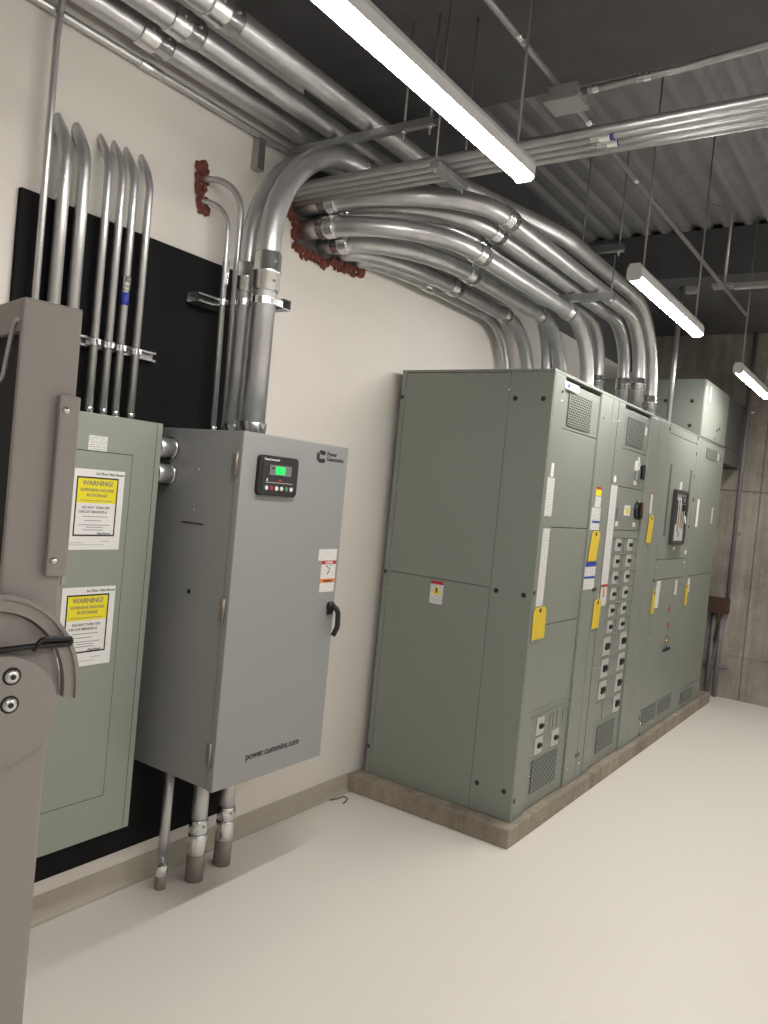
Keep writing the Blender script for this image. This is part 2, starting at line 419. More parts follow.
s_ = sticker(Bc, 5.51, 5.553, 1.72, 1.867, 'printw'); sticker(Bc, 5.51, 5.553, 1.855, 1.867, 'red', XF+.0012, 'red_band')

# --- third section
Cc = thing('switchgear_cabinet', 'third green-grey switchgear cabinet with the large drawout breaker and louvre slots', 'switchgear cabinet', (.5, 6.1, .096), GRP)
B().box(.05, .914, 5.560, 6.648, .097, 2.384).build('body', 'gap', Cc)
B().box(.05, XF, 5.559, 6.650, 2.376, 2.386, .002).build('top_plate', 'green', Cc)
B().box(.914, XF, 5.559, 5.80, .097, 2.375, .004).build('front_post', 'green', Cc)
def fcover(parent, y0, y1, z0, z1, name='cover_panel'): return cover(parent, y0, y1, z0, z1, name, .914, XF)
fcover(Cc, 5.80, 6.65, 2.313, 2.374); dC = fcover(Cc, 5.80, 6.65, 1.393, 2.313, 'door')
fcover(Cc, 5.80, 6.65, 1.242, 1.393); dD = fcover(Cc, 5.80, 6.65, .29, 1.242, 'door'); c = fcover(Cc, 5.80, 6.65, .098, .29)
vent('green', 5.856, 6.187, .176, .283, 14, 10, XF+.006, c); vent('green', 6.283, 6.614, .178, .272, 14, 10, XF+.006, c)
for y in (5.937, 6.528):
    b = B()
    for k in range(34): b.box(XF-.001, XF+.0015, y-.024, y+.024, 1.567+k*.0157, 1.567+k*.0157+.0085)
    b.build('louvre_slots', 'gap', dC)
br = B()
br.box(XF, XF+.03, 6.065, 6.095, 1.505, 1.92, .003).box(XF, XF+.03, 6.395, 6.425, 1.505, 1.92, .003)
br.box(XF, XF+.03, 6.09, 6.40, 1.89, 1.92, .003).box(XF, XF+.03, 6.09, 6.40, 1.505, 1.535, .003)
br = br.build('drawout_breaker', 'frame_grey', Cc); br['label'] = 'large drawout breaker in a dark frame'
B().box(XF, XF+.018, 6.094, 6.396, 1.534, 1.891, .004).build('breaker_face', 'offwhite', br)
B().box(XF+.018, XF+.022, 6.125, 6.165, 1.66, 1.845, .002).build('breaker_window', 'ink', br)
B().box(XF+.018, XF+.024, 6.27, 6.37, 1.82, 1.875, .002).build('trip_display', 'ink', br)
B().box(XF+.024, XF+.0255, 6.30, 6.35, 1.835, 1.865).build('display_window', 'pvc', br)
B().box(XF+.018, XF+.045, 6.28, 6.38, 1.765, 1.815, .005).build('charging_handle', 'black', br)
B().box(XF+.018, XF+.022, 6.205, 6.225, 1.60, 1.85, .001).build('breaker_groove', 'pvc', br)
B().box(XF+.018, XF+.024, 6.27, 6.285, 1.63, 1.80, .001).build('operating_rod', 'brass', br)
B().box(XF+.018, XF+.024, 6.335, 6.35, 1.63, 1.78, .001).build('operating_rod', 'strut', br)
B().obox((XF+.035, 6.35, 1.70), (1, 0, 0), (0, .7, -.7), (0, .7, .7), .004, .035, .012, .003).build('lock_tab', 'paper', br)
B().box(XF+.018, XF+.021, 6.24, 6.27, 1.565, 1.60, .001).build('push_button', 'hinge', br)
b = B().box(XF, XF+.008, 6.21, 6.265, 1.925, 1.945, .002).box(XF, XF+.012, 6.225, 6.25, 1.94, 1.985, .003).build('padlock_hasp', 'paper', Cc)
B().box(XF, XF+.003, 6.21, 6.265, 1.462, 1.485).build('sticker', 'paper', Cc)
B().box(XF, XF+.003, 6.58, 6.635, 1.425, 1.455).build('sticker', 'paper', Cc)
for y, z in ((5.835, 1.56), (5.84, 1.335), (6.61, 1.36), (6.61, 1.315), (5.84, .81), (6.60, 2.325), (6.15, .15), (5.835, .19), (5.835, 2.09)): bolt(Cc, y, z, XF, .010)
for y, z in ((5.80, .237), (5.83, .112), (6.64, .24), (6.63, 2.054), (6.625, 1.647), (6.63, 2.236), (6.63, 2.361), (5.79, 1.242), (5.80, 2.34)): plug(Cc, y, z, XF, .012)
sticker(Cc, 5.86, 5.965, 1.035, 1.233, 'printw', XF, dy=.02)
sticker(Cc, 6.40, 6.46, 1.105, 1.22, 'printw')
b = B().disc((XF, 6.30, .75), (1, 0, 0), .022, .012, 18).box(XF, XF+.01, 6.292, 6.308, .75, .80, .002)
lk = b.build('key_lock', 'brass', Cc)
B().box(XF+.012, XF+.028, 6.27, 6.35, .68, .705, .006).build('lock_key', 'black', lk)
B().box(XF+.002, XF+.018, 6.23, 6.27, .675, .692, .004).build('lock_key', 'black', lk)
for y, z in ((6.298, .996), (6.308, .872)): B().disc((XF, y, z), (1, 0, 0), .03, .0012, 14).build('red_mark', 'dull_red', Cc)
# --- fourth section
Dc = thing('switchgear_cabinet', 'farthest green-grey switchgear cabinet, beneath the tall box near the concrete wall', 'switchgear cabinet', (.5, 7.1, .096), GRP)
B().box(.05, .914, 6.654, 7.63, .097, 2.384).build('body', 'gap', Dc)
B().box(.05, XF, 6.652, 7.64, 2.376, 2.386, .002).build('top_plate', 'green', Dc)
B().box(.05, XF, 7.625, 7.64, .097, 2.375, .003).build('side_panel', 'green', Dc)
B().box(.914, XF, 6.652, 6.76, .097, 2.375, .004).build('front_post', 'green', Dc)
c1 = fcover(Dc, 6.76, 7.624, 1.242, 2.374); fcover(Dc, 6.76, 7.624, .27, 1.242, 'door'); c2 = fcover(Dc, 6.76, 7.624, .098, .27)
vent('green', 6.963, 7.35, 2.236, 2.321, 14, 9, XF+.006, c1); vent('green', 6.955, 7.349, .144, .238, 14, 10, XF+.006, c2)
sticker(Dc, 6.84, 6.905, 1.651, 1.88, 'paper'); sticker(Dc, 7.385, 7.44, 1.69, 1.832, 'printw'); sticker(Dc, 6.80, 6.86, 1.104, 1.22, 'printw')
sticker(Dc, 7.395, 7.43, 2.25, 2.31, 'paper')
for y, z in ((7.5, 2.27), (7.52, 1.12), (7.53, .24)): bolt(Dc, y, z, XF, .012)
plug(Dc, 6.69, 1.869, XF, .016)

# --- box above the far sections
px = thing('pull_box', 'tall green-grey box on top of the farthest switchgear cabinet', 'pull box', (.5, 7.1, 2.386))
B().box(.08, .955, 6.70, 7.60, 2.387, 2.845).build('body', 'gap', px)
B().box(.07, .50, 6.69, 6.70, 2.388, 2.85, .003).build('side_panel', 'green', px)
B().box(.505, .961, 6.69, 6.70, 2.388, 2.85, .003).build('side_panel', 'green', px)
B().box(.955, .965, 6.70, 7.60, 2.392, 2.85, .003).build('front_cover', 'green', px)
B().box(.07, .961, 6.70, 7.60, 2.845, 2.855, .003).build('top_plate', 'green', px)
for x, z in ((.66, 2.67), (.87, 2.67), (.66, 2.47), (.87, 2.47)): B().disc((x, 6.69, z), (0, -1, 0), .016, .003, 12).build('hole_plug', 'black', px)
sticker(px, 6.86, 6.90, 2.70, 2.82, 'paper', .965); sticker(px, 6.73, 6.755, 2.70, 2.80, 'paper', .965)
for y, z in ((7.24, 2.50), (7.32, 2.52)): plug(px, y, z, .965, .014)
bolt(px, 6.73, 2.58, .965, .01); bolt(px, 7.18, 2.42, .965, .012)
th = thing('bus_duct', 'dark grey bus duct from the tall box to the concrete wall', 'bus duct', (.5, 7.95, 2.24))
B().box(.15, .965, 7.602, 8.268, 2.40, 2.84, .003).build('duct_body', 'duct', th)
B().box(.15, .961, 7.644, 8.268, 2.25, 2.398, .003).build('duct_skirt', 'duct', th)
B().box(.12, .972, 8.27, 8.299, 2.235, 2.86, .003).build('wall_flange', 'duct', th)

# ------------------------------------------------------------------ hanging tags
TG = 'yellow tags hung on the switchgear'
def ytag(lab, y0, y1, z0, z1, x=XF, lean=.0, strap=True):
    t = thing('hanging_tag', lab, 'tag', (x+.004, (y0+y1)/2, z0), TG)
    w = y1-y0; c = .15*w
    poly = [(x+.004, y0, z0), (x+.004, y1, z0), (x+.003, y1+lean, z1-c), (x+.003, y1+lean-c, z1), (x+.003, y0+lean+c, z1), (x+.003, y0+lean, z1-c)]
    B().prism(poly, (.0015, 0, 0)).build('card', 'yprint', t)
    B().disc((x+.0048, (y0+y1)/2+lean, z1-.018), (1, 0, 0), .012, .0012, 12).build('eyelet', 'ink', t)
    B().tube([(x+.004, (y0+y1)/2+lean, z1-.018), (x+.002, (y0+y1)/2+lean*1.2, z1+.03)], .0012, 6).build('tie', 'white', t)
ytag('wide yellow tag at the front corner of the nearest cabinet, above its lower vent', 3.70, 3.86, 1.02, 1.186)
ytag('yellow tag just below the white sticker stack, between first and second cabinets', 4.39, 4.525, 1.41, 1.585, lean=.03)
ytag('narrow yellow tag left of the small breakers, lower than the blue-headed sticker', 4.565, 4.685, 1.0, 1.174, lean=.015)
ytag('yellow tag level with the big black rotary switch, on the post to its right', 5.48, 5.59, 1.516, 1.706, XF+.001, lean=.03)
ytag('yellow tag at the left end of the row above the brass key lock', 5.78, 5.855, 1.0, 1.17, lean=.01)
ytag('yellow tag right of the key lock, farthest along the cabinets', 6.725, 6.80, 1.0, 1.172, lean=.015)

# ------------------------------------------------------------------ black backboard, panelboard, notices
bb = B().box(.0005, .02, 1.412, 2.635, .165, 2.576, .001).build('plywood_backboard', 'black_board')
tag(bb, 'tall black-painted plywood backboard on the left wall behind the panel and grey cabinet', 'backboard')

pb = thing('panelboard', 'flat green-grey electrical panelboard on the black backboard behind the warning sheets', 'electrical panel', (.02, 1.715, .324))
B().box(.0205, .128, 1.465, 1.965, .33, 1.867, .002).build('enclosure', 'green2', pb)
t = B().box(.129, .139, 1.46, 1.972, .324, 1.873, .003).build('trim', 'green2', pb)
B().box(.1385, .1395, 1.945, 1.947, .33, 1.868).build('trim_seam', 'gap', t)
B().box(.1385, .1394, 1.545, 1.846, .478, 1.743).build('door_gap', 'gap', t)
dr = B().box(.139, .1412, 1.548, 1.843, .481, 1.740, .0008).build('door', 'green2', pb)
B().box(.141, .146, 1.595, 1.612, 1.275, 1.31, .002).build('door_latch', 'strut', dr)
s_ = sticker(pb, 1.657, 1.733, 1.744, 1.797, 'print', .139, 'small_sticker')

def notice(lab, y0, z0, y1, z1, yl, note):
    n = thing('warning_notice', lab, 'notice', (.143, (y0+y1)/2, z0), 'paper warning notices')
    x = .1425; W = y1-y0; H = z1-z0; X = lambda f: y0+W*f; Z = lambda f: z0+H*f
    B().prism([(x, y0, z0), (x, y1, z0), (x, y1, z1), (x, y0, z1)], (.0006, 0, 0)).build('sheet', 'paper', n)
    b = B(); xi = x+.0006; ya, yb, za, zb = X(.09), X(.885), Z(.17), Z(.905); w = .0055
    for q in ((ya, yb, zb-w, zb), (ya, yb, za, za+w), (ya, ya+w, za, zb), (yb-w, yb, za, zb)): b.box(xi, xi+.0004, *q)
    b.build('border', 'ink', n)
    zs = za+(zb-za)*.56
    B().box(xi, xi+.0003, ya+w, yb-w, zs, zb-w).build('yellow_panel', 'yellow', n)
    yc = (ya+yb)/2; xt = xi+.0005
    hh = zb-zs
    M_ = [('WARNING!', .024, .76, .0006), ('EXPENSIVE VACCINE', .0145, .53, .0003), ('IN STORAGE', .0145, .33, .0003)]
    for s, sz, f, bo in M_: lettering(s, xt, yc, zs+hh*(f-.08), sz, 'hinge', n, 'CENTER', bo)
    B().box(xi+.0003, xi+.0006, ya+.02, yb-.02, zs+.008, zs+.0102).build('small_print', 'hinge', n)
    h2 = zs-za
    lettering('DO NOT TURN OFF', xt, yc, za+h2*.83, .0125, 'ink', n, 'CENTER')
    lettering('CIRCUIT BREAKER #', xt, yc-.012, za+h2*.70, .0125, 'ink', n, 'CENTER')
    b = B()
    for f, a, c_ in ((.58, .2, .8), (.46, .25, .65), (.33, .12, .86), (.26, .3, .7), (.18, .22, .72)):
        b.box(xi, xi+.0003, ya+(yb-ya)*a, ya+(yb-ya)*c_, za+h2*f, za+h2*f+.0022)
    b.build('small_print', 'pvc', n)
    b = B().box(xi, xi+.0003, X(.62), X(.8), Z(.105), Z(.11)).box(xi, xi+.0003, X(.04), X(.3), Z(.085), Z(.09)).box(xi, xi+.0003, X(.04), X(.7), Z(.06), Z(.064))
    b.build('small_print', 'pvc', n)
    lettering(note, xt, X(.985), Z(.935), .014, 'ink', n, 'RIGHT', 0, 'handwriting', .25)
    lettering('Med Room', xt, X(.80), za+.006, .012, 'ink', n, 'RIGHT', 0, 'handwriting', .25)
notice('upper yellow and white paper warning notice on the panel door', 1.603, 1.395, 1.8155, 1.678, 1.56, '1st Floor Med Room')
notice('lower yellow and white paper warning notice, partly behind the curved guard', 1.603, .98, 1.818, 1.263, 1.145, '1st Floor Med Room')

# ------------------------------------------------------------------ transfer switch cabinet
ts = thing('transfer_switch_cabinet', 'grey wall cabinet with a small green-lit controller screen and black door handle', 'electrical cabinet', (.02, 2.38, .528))
XD = .4765
B().box(.0205, .447, 2.068, 2.69, .53, 1.868, .003).build('enclosure', 'grey', ts)
B().box(.448, XD, 2.0635, 2.694, .528, 1.870, .004).build('door', 'grey', ts)
B().box(.4466, .4485, 2.072, 2.686, .536, 1.862).build('door_gasket', 'black', ts)
for z in (1.745, 1.203, .665):
    h = B().tube([(.456, 2.058, z-.045), (.456, 2.058, z+.045)], .0065, 10).box(.425, .449, 2.0655, 2.069, z-.04, z+.04).build('hinge', 'hinge', ts)
B().box(.18, .30, 2.0655, 2.069, 1.505, 1.51).build('side_seam', 'gap', ts)
B().disc((.255, 2.068, 1.246), (0, -1, 0), .009, .003, 12).build('hole_plug', 'black', ts)
for x, z in ((.25, 1.715), (.24, 1.56)): B().dome((x, 2.068, z), (0, -1, 0), .007, .005, 10).build('bolt', 'galv2', ts)
# controller
def rrect(b, x0, x1, y0, y1, z0, z1, r):
    P = []
    for cy, cz, a0 in ((y1-r, z1-r, 0), (y0+r, z1-r, 90), (y0+r, z0+r, 180), (y1-r, z0+r, 270)):
        for k in range(6):
            a = math.radians(a0+18*k); P.append((x0, cy+r*math.cos(a), cz+r*math.sin(a)))
    return b.prism(P, (x1-x0, 0, 0))
cp = rrect(B(), XD, XD+.016, 2.142, 2.360, 1.640, 1.792, .018).build('controller', 'black', ts); cp['label'] = 'black controller with lit green screen'
rrect(B(), XD+.016, XD+.0175, 2.160, 2.344, 1.653, 1.768, .006).build('faceplate', 'ink', cp)
lettering('PowerCommand', XD+.0163, 2.166, 1.7735, .012, 'white', cp, bold=.0002)
B().box(XD+.0175, XD+.0195, 2.196, 2.318, 1.719, 1.758).build('screen_bezel', 'pvc', cp)
sc = B().box(XD+.0195, XD+.0205, 2.229, 2.281, 1.723, 1.753).build('screen', 'greenlcd', cp); sc['label'] = 'lit green screen'
B().disc((XD+.0195, 2.213, 1.745), (1, 0, 0), .005, .002, 10).build('indicator', 'black', cp)
B().box(XD+.0175, XD+.0185, 2.180, 2.330, 1.690, 1.6915).build('mimic_line', 'white', cp)
B().box(XD+.0175, XD+.0185, 2.247, 2.268, 1.698, 1.704).build('indicator', 'red', cp)
B().box(XD+.0175, XD+.0185, 2.184, 2.190, 1.695, 1.706).build('indicator', 'white', cp)
for k, m in enumerate(('white', 'red', 'white', 'white', 'dkgreen', 'white')):
    b_ = B().disc((XD+.0175, 2.186+.0278*k, 1.6695), (1, 0, 0), .0082, .003, 14).build('push_button', m, cp)
    if m in ('red', 'dkgreen'): b_['label'] = {'red': 'red push button', 'dkgreen': 'green push button'}[m]
# emblem: a heavy letter C crossed by a pale slash
def emblem():
    b = B(); cy, cz, ro, ri = 2.512, 1.8155, .026, .0095
    for a0, a1 in ((38, 118), (134, 322)):
        o_ = []; i_ = []
        for k in range(13):
            a = math.radians(a0+(a1-a0)*k/12)
            o_.append((XD+.0003, cy+ro*1.1*math.cos(a), cz+ro*math.sin(a))); i_.append((XD+.0003, cy+ri*1.1*math.cos(a), cz+ri*math.sin(a)))
        b.prism(o_+i_[::-1], (.0007, 0, 0))
    for sgn in (1, -1):
        b.box(XD+.0003, XD+.001, cy+.012, cy+.026, cz+sgn*.016-.0085, cz+sgn*.016+.0085)
    return b.build('emblem', 'ink', ts)
emblem()
lettering('Power\nGeneration', XD+.0006, 2.550, 1.8225, .0245, 'ink', ts, bold=.0006)
lettering('power.cummins.com', XD+.0006, 2.226, .615, .0385, 'ink', ts, bold=.0008, sx=.97, shear=.0)
sticker(ts, 2.556, 2.677, 1.383, 1.432, 'printw', XD)
s_ = sticker(ts, 2.580, 2.677, 1.25, 1.383, 'printw', XD, 'hazard_sticker', 'white hazard sticker with red and orange bands')
B().box(XD+.0012, XD+.0018, 2.580, 2.677, 1.368, 1.383).build('red_band', 'red', s_)
B().box(XD+.0012, XD+.0018, 2.580, 2.677, 1.289, 1.306).build('orange_band', 'orange', s_)
lettering('DANGER', XD+.002, 2.6285, 1.371, .012, 'paper', s_, 'CENTER', .0004)
lettering('WARNING', XD+.002, 2.6285, 1.2925, .012, 'ink', s_, 'CENTER', .0003)
b = B().tube([(XD+.0016, 2.612, 1.361), (XD+.0016, 2.632, 1.352), (XD+.0016, 2.637, 1.340), (XD+.0016, 2.622, 1.326)], .0022, 6)
b.disc((XD+.0012, 2.642, 1.361), (1, 0, 0), .004, .0008, 10).build('shock_pictogram', 'dkgreen', s_)
hd = B().tube([(XD, 2.661, 1.185), (XD+.022, 2.661, 1.185)], [.021, .017], 18)
hd.box(XD, XD+.012, 2.644, 2.678, 1.15, 1.205, .005)
hd = hd.build('door_handle', 'black', ts)
B().tube(path([(XD+.02, 2.661, 1.185), (XD+.036, 2.664, 1.183), (XD+.040, 2.675, 1.16), (XD+.038, 2.682, 1.10), (XD+.026, 2.672, 1.062)], [.015, .02, .05], 6), .0115, 12).build('lever', 'black', hd)

# ------------------------------------------------------------------ conduits
def conduit(name, lab, pts, r, cpl=(), conn=(), group=None, m='galv', cat='conduit', n=16, raw=None):
    """pipe along pts; cpl: couplings (point, direction, length); conn: end connectors"""
    P = [Vector(p) for p in pts]
    t = thing(name, lab, cat, P[-1], group)
    B().tube(P, r, n).build('pipe', m, t)
    for c_, d, L in cpl:
        c_ = Vector(c_); d = Vector(d).normalized(); h = L/2
        prof = [(-1, 1.08), (-.9, 1.16), (-.12, 1.16), (-.06, 1.22), (.06, 1.22), (.12, 1.16), (.9, 1.16), (1, 1.08)]
        B().tube([c_+d*h*f for f, _ in prof], [r*k for _, k in prof], 18).build('coupling', 'galv2', t)
        side = d.cross(Vector((0, .3, 1)) if abs(d.z) < .9 else Vector((.2, 1, 0))).normalized()
        for f in (-.5, .5):
            for sgn in (1, -1):
                B().dome(c_+d*h*f+side*sgn*r*1.13, side*sgn, max(.0035, r*.13), max(.004, r*.15), 8).build('set_screw', 'strut', t)
    for c_, d in conn:
        c_ = Vector(c_); d = Vector(d).normalized()
        L = max(.025, r*1.1)
        B().tube([c_, c_+d*.004, c_+d*.005, c_+d*L*.9, c_+d*L], [r*1.45, r*1.45, r*1.17, r*1.17, r*1.06], 16).build('connector', 'galv2', t)
        s = Vector((1, 0, 0)) if abs(d.x) < .9 else Vector((0, 0, 1))
        B().dome(c_+d*L*.55+s*r*1.15, s, max(.0035, r*.14), max(.004, r*.16), 8).build('set_screw', 'strut', t)
    return t

# -- left group, entering the panelboard
GL = 'conduits rising from the panelboard'
thin = path([(.06, 1.449, .6), (.06, 1.449, 3.06), (.03, 1.47, 3.56)], .5, 8)
conduit('conduit', 'thin steel conduit, leftmost on the wall, running straight up past the hooked ones', [(.06, 1.466, 1.0), (.06, 1.466, 3.08), (.058, 1.472, 3.16), (.05, 1.484, 3.26), (.036, 1.49, 3.36), (.036, 1.49, 3.6)], .0117, group='wall conduits')
for y, r, zt, lab in ((1.534, .022, 2.835, 'thick steel conduit hooking into the wall, nearer the thin straight conduit at left'),
                      (1.606, .022, 2.84, 'thick steel conduit hooking into the wall, nearer the four slender hooked ones')):
    conduit('conduit', lab, path([(-.03, y-.003, 2.875), (.058, y, 2.765), (.058, y, 1.874)], .2, 12), r, conn=[((.058, y, 1.874), (0, 0, 1))], group=GL)
HY = (1.700, 1.758, 1.810, 1.878)
for k, (y, lab) in enumerate(((HY[0], 'first of four slender hooked conduits above the panel, left end'), (HY[1], 'second of four slender hooked conduits above the panel, from the left'),
                              (HY[2], 'third of four slender hooked conduits above the panel, with a blue-marked coupling'), (HY[3], 'fourth of four slender hooked conduits above the panel, right end'))):
    cp_ = [((.06, y, 2.365), (0, 0, 1), .05)] if k == 2 else []
    conduit('conduit', lab, path([(-.03, y-.003, 2.885), (.06, y, 2.78), (.06, y, 1.874)], .2, 12), .0145, cpl=cp_, conn=[((.06, y, 1.874), (0, 0, 1))], group=GL)
B().tube([(.06, HY[2], 2.285), (.06, HY[2], 2.33)], .0152, 14).build('blue_tape', 'blue', [o for o in bpy.data.objects if 'third of four' in str(o.get('label', ''))][0])
def strut_y(lab, x0, y0, y1, z, clamps, h=.041, x1=None):
    """slotted channel on the wall, running along y, with pipe clamps"""
    s = thing('strut_channel', lab, 'strut channel', (x0, (y0+y1)/2, z), 'strut channels')
    b = B(); x1 = x0+.041 if x1 is None else x1
    b.box(x0, x0+.003, y0, y1, z-h/2, z+h/2); b.box(x0, x1, y0, y1, z+h/2-.003, z+h/2); b.box(x0, x1, y0, y1, z-h/2, z-h/2+.003)
    b.box(x1-.003, x1, y0, y1, z+h/2-.010, z+h/2); b.box(x1-.003, x1, y0, y1, z-h/2, z-h/2+.010)
    b.build('channel', 'strut', s)
    for (x, y, r) in clamps:
        P = [(x1-.002, y-r*1.15, z)]
        b = B()
        R = r+.0035
        arc = [(x1-.004, y-R, z)]+[(x+R*math.cos(a), y+R*math.sin(a), z) for a in [math.radians(-90+k*180/10) for k in range(11)]]+[(x1-.004, y+R, z)]
        for p, q in zip(arc, arc[1:]):
            p, q = Vector(p), Vector(q); d = q-p
            if d.length < 1e-5: continue
            b.obox((p+q)/2, d.normalized(), d.normalized().cross(Vector((0, 0, 1))), (0, 0, 1), d.length/2+.001, .0015, .011)
        b.box(x+R, x+R+.012, y-.006, y+.006, z-.010, z+.010, .001)
        b.build('clamp', 'galv2', s)
    return s
strut_y('short strut channel across the four slender conduits on the black board', .0205, 1.50, 1.985, 2.128,
        [(.06, y, .0145) for y in HY], x1=.0435)

# -- group above the grey cabinet
GC = 'conduits above the grey cabinet'
conduit('conduit', 'slender conduit with a lower hook into the red patch on the wall', path([(0.0005, 2.17, 2.80), (.115, 2.225, 2.80), (.115, 2.245, 1.872)], .11, 12), .0117, conn=[((.115, 2.245, 1.872), (0, 0, 1))], cpl=[((.115, 2.238, 2.52), (0, .02, 1), .10)], group=GC)
conduit('conduit', 'slender conduit with an upper hook into the red patch on the wall', path([(0.0005, 2.165, 2.888), (.16, 2.245, 2.888), (.163, 2.262, 1.872)], .13, 12), .0135, conn=[((.163, 2.262, 1.872), (0, 0, 1))], group=GC)
conduit('conduit', 'large steel conduit half hidden behind the thickest one above the grey cabinet', path([(.205, 2.27, 1.872), (.205, 2.27, 3.13), (.205, 3.52, 3.13), (.0005, 3.52, 3.13)], [.50, .19], 16), .036,
        cpl=[((.205, 2.27, 2.50), (0, 0, 1), .12)], conn=[((.205, 2.27, 1.872), (0, 0, 1))], group=GC)
conduit('conduit', 'thickest steel conduit above the grey cabinet, sweeping overhead in a wide elbow', path([(.312, 2.27, 1.872), (.312, 2.27, 3.13), (.312, 3.75, 3.13), (.0005, 3.75, 3.13)], [.50, .25], 18), .047,
        cpl=[((.312, 2.27, 2.515), (0, 0, 1), .155), ((.312, 2.84, 3.13), (0, 1, 0), .12)], conn=[((.312, 2.27, 1.872), (0, 0, 1))], group=GC)
strut_y('dark strut channel clamping the conduits above the grey cabinet to the board', .0205, 2.13, 2.32, 2.40, [(.115, 2.236, .0117)], h=.041, x1=.09)
ss = thing('strut_channel', 'short strut bracket standing out from the board around the thick conduits', 'strut channel', (.2, 2.31, 2.40), 'strut channels')
b = B().box(.0905, .37, 2.325, 2.366, 2.382, 2.385).box(.0905, .37, 2.363, 2.366, 2.382, 2.423).box(.0905, .37, 2.325, 2.366, 2.42, 2.423)
b.build('channel', 'strut', ss)
for x, r in ((.312, .0485), (.205, .0375)):
    b = B()
    arc = [(x-r, 2.3245)]+[(x-r*math.cos(math.radians(k*18)), 2.27-r*math.sin(math.radians(k*18))) for k in range(11)]+[(x+r, 2.3245)]
    for p, q in zip(arc, arc[1:]):
        p = Vector((*p, 2.40)); q = Vector((*q, 2.40)); d = q-p
        b.obox((p+q)/2, d.normalized(), d.normalized().cross(Vector((0, 0, 1))), (0, 0, 1), d.length/2+.001, .0018, .013)
    b.build('clamp', 'galv2', ss)
# nipples between the two boxes
for z, lab in ((1.787, 'upper short galvanized nipple joining the panel to the grey cabinet'), (1.685, 'lower short galvanized nipple joining the panel to the grey cabinet')):
    t = thing('conduit_nipple', lab, 'conduit nipple', (.085, 2.02, z), 'nipples between panel and grey cabinet')
    B().tube([(.085, 1.9655, z), (.085, 2.066, z)], .038, 20).build('pipe', 'galv', t)
    B().tube([(.085, 2.054, z), (.085, 2.066, z)], .044, 20).build('locknut', 'galv2', t)
    B().tube([(.085, 1.973, z), (.085, 1.985, z)], .044, 20).build('locknut', 'galv2', t)
# stubs below
for x, y, r, lab, hh in ((.12, 2.175, .0205, 'slimmest conduit between grey cabinet and floor, left of the three', 0), (.16, 2.32, .034, 'middle thick conduit between grey cabinet and floor, dark at its foot', 1), (.14, 2.497, .034, 'right-hand thick conduit between grey cabinet and floor, with a yellowed coupling', 1)):
    t = thing('floor_conduit', lab, 'conduit', (x, y, 0), 'conduits from the grey cabinet to the floor')
    if hh:
        B().tube([(x, y, .15), (x, y, .528)], r, 20).build('pipe', 'galv', t)
        B().tube([(x, y, .0), (x, y, .115)], r*1.13, 20).build('floor_stub', 'coated', t)
        B().tube([(x, y, .112), (x, y, .116), (x, y, .195), (x, y, .2)], [r*1.1, r*1.19, r*1.19, r*1.1], 20).build('coupling', 'galv2', t)
        B().tube([(x, y, .2), (x, y, .204), (x, y, .258), (x, y, .262)], [r*1.06, r*1.16, r*1.16, r*1.06], 20).build('connector', 'galv2', t)
        for a in (-.5, .2, 1.2): B().dome((x+r*1.14*math.cos(a), y+r*1.14*math.sin(a)*-1, .238), (math.cos(a), -math.sin(a), 0), .007, .006, 8).build('set_screw', 'strut', t)
    else:
        B().tube([(x, y, .07), (x, y, .528)], r, 18).build('pipe', 'galv', t)
        B().tube([(x, y, .0), (x, y, .055)], r*1.12, 18).build('floor_stub', 'coated', t)
        B().tube([(x, y, .052), (x, y, .056), (x, y, .096), (x, y, .10)], [r*1.1, r*1.22, r*1.22, r*1.1], 18).build('coupling', 'galv2', t)
        B().tube([(x+.012, y-.012, .10), (x+.022, y-.014, .13), (x+.014, y-.018, .15)], .003, 8).build('ground_lug', 'galv2', t)

# -- overhead pipes along the wall
GO = 'conduits overhead along the left wall'
conduit('overhead_conduit', 'slim overhead conduit tight against the left wall', path([(.03, -2.6, 3.175), (.03, 2.65, 3.175), (.0005, 2.67, 3.175)], .02), .0145, cpl=[((.03, 1.86, 3.175), (0, 1, 0), .10)], group=GO)
conduit('overhead_conduit', 'thick overhead conduit nearest the left wall', path([(.105, -2.6, 3.24), (.105, 3.25, 3.24), (.0005, 3.27, 3.24)], .07), .045, cpl=[((.105, 1.80, 3.24), (0, 1, 0), .14)], group=GO)
conduit('overhead_conduit', 'middle of the three thick overhead conduits by the left wall', path([(.27, -2.6, 3.24), (.27, 3.6, 3.24), (.0005, 3.6, 3.24)], .2), .045, cpl=[((.27, 1.80, 3.24), (0, 1, 0), .14)], group=GO)
conduit('overhead_conduit', 'thick overhead conduit farthest from the wall, dropping to the cabinets outside all the others', path([(.46, -2.6, 3.24), (.46, 3.25, 3.24), (.80, 4.0, 3.15), (.80, 5.78, 3.15), (.80, 5.78, 2.387)], [.5, .5, .6], 14), .045,
        cpl=[((.46, 1.80, 3.24), (0, 1, 0), .14), ((.80, 5.78, 2.52), (0, 0, 1), .10)], conn=[((.80, 5.78, 2.387), (0, 0, 1))], group=GO)
